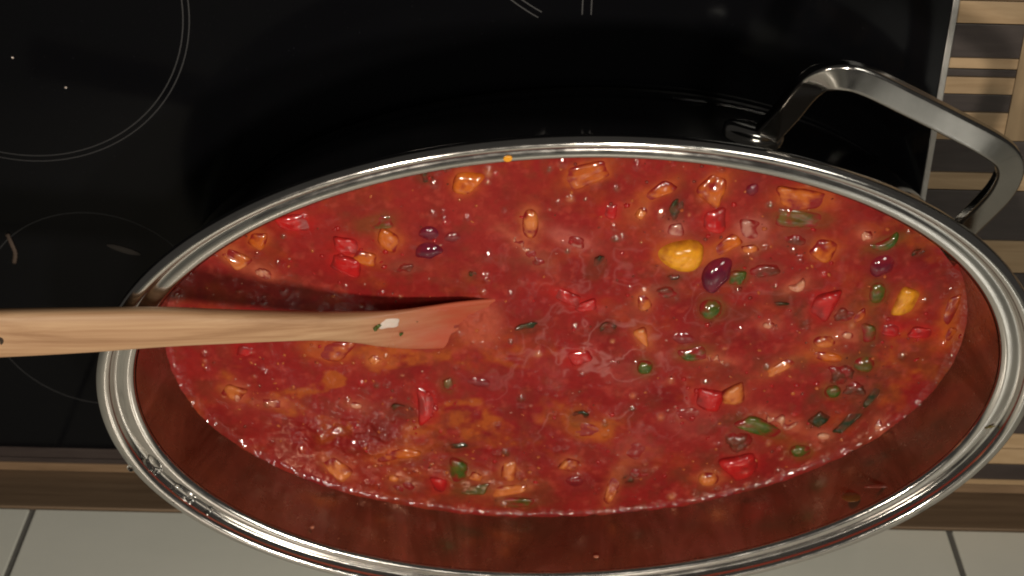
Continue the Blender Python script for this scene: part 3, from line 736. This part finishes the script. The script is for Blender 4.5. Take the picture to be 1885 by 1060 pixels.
tg = np.gradient(cen, axis=0); tg /= np.linalg.norm(tg, axis=1)[:, None]
rings = []; tnt = []
for c0, t, (w_, t_, r_) in zip(cen, tg, oth):
    sd = np.cross([0, 0, 1], t); sd /= np.linalg.norm(sd); upv = np.cross(t, sd)
    if upv[2] < 0: upv = -upv
    a_ = math.radians(r_)
    # sd points towards -y or +y; make it +y (towards the wall)
    if sd[1] < 0: sd = -sd
    s2 = sd * math.cos(a_) - upv * math.sin(a_); u2 = upv * math.cos(a_) + sd * math.sin(a_)
    bowl = np.clip((w_ - 1.4) / 1.6, 0, 1) * .22
    pts = []
    for q in np.linspace(0, 2 * math.pi, 44, endpoint=False):
        cx_ = math.copysign(abs(math.cos(q)) ** .62, math.cos(q)); sy_ = math.copysign(abs(math.sin(q)) ** .75, math.sin(q))
        off = cx_ * w_ / 2; hh = sy_ * t_ / 2
        hh += -bowl * (1 - cx_ ** 2) * 1.0
        pts.append(tuple(c0 + s2 * off + u2 * hh))
    rings.append(pts)
    above = c0[2] - SZ
    tnt += [float(np.clip(.95 - (above - .1) / 1.75, 0, .85) + np.clip(.10 - above * .03, 0, .1))] * 44
spoon = root('wooden_spoon', tuple(at(215, 606, 10.5)), 'worn wooden spoon resting across the pot rim with its blade in the stew', 'spoon')
v, f = loft(rings)
sb = mesh('spoon_body', v, f, M_spoon, spoon, loc=tuple(at(215, 606, 10.5)))
a_ = sb.data.color_attributes.new('tint', 'FLOAT_COLOR', 'POINT')
tnt = np.array(tnt, np.float32); a_.data.foreach_set('color', np.stack([tnt, tnt, tnt, np.ones_like(tnt)], -1).ravel())
# hanging hole near the end: a dark plug set into the top face, and the crack running from it
M_hole = mat('dark_hole', (.03, .018, .01), .9)
def spoon_top(px, py):
    # the top surface of the spoon at that pixel (iterate on height)
    P_ = None; z = 10.0
    for _ in range(6):
        p_ = at(px, py, z); i = np.argmin((cen[:, 0] - p_[0]) ** 2 + (cen[:, 1] - p_[1]) ** 2)
        z = cen[i][2] + oth[i][1] / 2; P_ = p_
    bowl = np.clip((oth[i][0] - 1.4) / 1.6, 0, 1) * .22
    return at(px, py, z - bowl), tg[i]
p_, t0 = spoon_top(-3, 627)
rg = [[tuple(p_ + np.array([math.cos(q) * r_, math.sin(q) * r_, zz])) for q in np.linspace(0, 6.283, 20, endpoint=False)] for r_, zz in ((.20, -.3), (.20, .012), (.15, .016))]
v, f = loft(rg); mesh('hanging_hole', v, f, M_hole, spoon, loc=tuple(p_))
p1, _ = spoon_top(14, 632); p2, _ = spoon_top(56, 634)
v = [tuple(p1 + [0, -.02, .0]), tuple(p2 + [0, 0, .0]), tuple(p1 + [0, .02, .0]), tuple(p1 + [0, -.02, -.1]), tuple(p2 + [0, 0, -.1]), tuple(p1 + [0, .02, -.1])]
v = [(a_, b_, c_ + .012) for a_, b_, c_ in v]
mesh('crack', v, [(0, 1, 2), (3, 5, 4), (0, 3, 4, 1), (1, 4, 5, 2), (2, 5, 3, 0)], M_hole, spoon, sm=False, loc=tuple(p1))

def on_spoon(name, shape, colk, px, py, l, wd, ang, label, cat, h=.16):
    p_, _ = spoon_top(px, py)
    a0 = math.radians(ang); k = 1 / 45.0
    q = piece(shape, l * k, wd * k / .9, h, hash(label) % 999 if False else int(px * 3 + py))
    d1 = at(px + math.cos(a0) * 10, py + math.sin(a0) * 10, p_[2]) - at(px, py, p_[2]); an = math.atan2(d1[1], d1[0])
    wx = q[:, 0] * math.cos(an) - q[:, 1] * math.sin(an) + p_[0]; wy = q[:, 0] * math.sin(an) + q[:, 1] * math.cos(an) + p_[1]
    # follow the slope of the spoon
    wz = q[:, 2] + p_[2] + h * .3 - .31 * -(wx - p_[0])
    o = food_mesh(name, np.stack([wx, wy, wz], 1), np.array(p_), F[colk], np.full(len(q), .0)); tag(o, label, cat)
on_spoon('onion_piece', 'chunk', 'white', 717, 592, 34, 20, 8, 'white onion flake lying on the spoon blade', 'onion', .14)
on_spoon('herb_leaf', 'leaf', 'green', 695, 602, 18, 11, -35, 'small green leaf touching the onion flake on the spoon', 'herb leaf', .10)
on_spoon('herb_fleck', 'leaf', 'green', 739, 615, 7, 9, 0, 'tiny green speck on the spoon right of the onion flake', 'herb leaf', .08)
on_spoon('herb_fleck', 'leaf', 'herb', 767, 591, 6, 4, 0, 'black fleck on the wet spoon blade', 'herb leaf', .06)

# ------------------------------------------------------------------ water drops and marks on the rim, scraps on the hob
M_water = mat('water', (1, 1, 1), .02); bsdf(M_water).inputs['Transmission Weight'].default_value = 1; bsdf(M_water).inputs['IOR'].default_value = 1.33
def blob(name, p, rx, ry, rz, ang, mt, seed, amp=.05):
    q = ICO.copy(); q = q * (1 + amp * wav(q, 2.5, seed))[:, None] * [rx, ry, rz]
    c_, s_ = math.cos(ang), math.sin(ang)
    v = np.stack([q[:, 0] * c_ - q[:, 1] * s_ + p[0], q[:, 0] * s_ + q[:, 1] * c_ + p[1], q[:, 2] + p[2]], 1)
    return mesh(name, v, ICOF, mt, None, loc=tuple(p))
for i, (x, y, l, wd, a_, z, lab) in enumerate([
        (284, 852, .42, .16, -.9, 9.60, 'elongated water drop highest on the left side of the rim'),
        (338, 905, .50, .17, -.75, 9.60, 'longest water drop on the lower left rim'),
        (354, 920, .16, .14, 0, 9.62, 'round sparkling drop at the lower end of the longest drop'),
        (386, 940, .17, .14, 0, 9.60, 'sparkling drop on the rim nearest the white tiles'),
        (318, 925, .08, .08, 0, 9.97, 'tiny drop on the outer lip beside the dark wood'),
        (240, 862, .16, .12, -.9, 9.96, 'small flat drop on the outer lip above the wood edge'),
        (294, 868, .10, .09, 0, 9.62, 'small drop just below the highest drop on the rim')]):
    tag(blob('water_drop', at(x, y, z), l, wd, .13 if l > .12 else .07, a_, M_water, i), lab, 'water drop', 'water drops on the pot rim')
tag(blob('sauce_spot', at(935, 292, 9.6), .16, .13, .04, 0, F['yellow'], 50, .25), 'yellow sauce spot on the rim at top centre', 'sauce spot')
tag(blob('sauce_spot', at(1823, 786, 9.6), .22, .05, .03, .3, F['olive'], 51, .25), 'brown smear on the right side of the rim', 'sauce spot')
tag(blob('herb_leaf', at(784, 268, .06), .22, .24, .05, .4, F['herb'], 52, .35), 'dark herb scrap on the hob beside the pot', 'herb leaf')
tag(blob('food_scrap', at(228, 460, .03), .75, .16, .03, -.35, M_cream, 53, .25), 'black dried smear on the hob left of the pot', 'food scrap')
M_crumb = mat('brown_crumb', (.065, .042, .03), .7)
pts = catmull([at(x, y, .05) for x, y in ((13, 430), (21, 448), (28, 466), (26, 484))], 6)
rg = []
for i, c0 in enumerate(pts):
    r_ = .08 + .04 * math.sin(i * 1.7) ** 2
    t = pts[min(i + 1, len(pts) - 1)] - pts[max(i - 1, 0)]; t /= np.linalg.norm(t); sd = np.cross([0, 0, 1], t)
    rg.append([tuple(c0 + sd * math.cos(q) * r_ + np.array([0, 0, 1]) * math.sin(q) * r_ * .5) for q in np.linspace(0, 6.283, 10, endpoint=False)])
v, f = loft(rg); o = mesh('food_scrap', v, f, M_crumb, None, loc=tuple(pts[0])); tag(o, 'curved brown crumb on the hob at the left edge', 'food scrap')
for i, (x, y, lab) in enumerate([(121, 161, 'white crumb on the hob inside the upper ring'), (23, 106, 'tiny speck on the hob near the upper left corner')]):
    tag(blob('crumb', at(x, y, .03), .05, .045, .03, 0, F['white'], 60 + i, .3), lab, 'crumb')
# sauce smears and bits stuck on the inner wall
def on_inner(px, py, z0=7.6):
    z = z0
    for _ in range(25):
        p_ = at(px, py, z); x, y = potxy(p_[0], p_[1]); k = math.sqrt((x / 17.15) ** 2 + (y / 9.97) ** 2)
        z += (k - 1) * 4.5
    return at(px, py, z)
for i, (x, y, l, wd, ck, lab, nm, cat) in enumerate([
        (1567, 915, .40, .28, 'olive', 'green scrap stuck to the inside wall at lower right', 'pepper_scrap', 'pepper piece'),
        (1615, 895, .55, .10, 'meat', 'pink brown strip stuck to the inside wall at lower right', 'meat_scrap', 'meat'),
        (1098, 1024, .13, .08, 'bacon', 'pale crumb stuck high on the inside wall at bottom centre', 'bacon_bit', 'bacon'),
        (575, 970, .10, .10, 'bacon', 'pale crumb stuck on the inside wall at lower left', 'bacon_bit', 'bacon')]):
    o = blob(nm, on_inner(x, y), l, .06, wd, ROT, F[ck], 70 + i, .25)
    t = o.data.color_attributes.new('tint', 'FLOAT_COLOR', 'POINT'); t.data.foreach_set('color', np.tile(np.array([.35, .35, .35, 1], np.float32), len(o.data.vertices)))
    tag(o, lab, cat)

for o in C.objects:
    if '_w' in o: del o['_w']
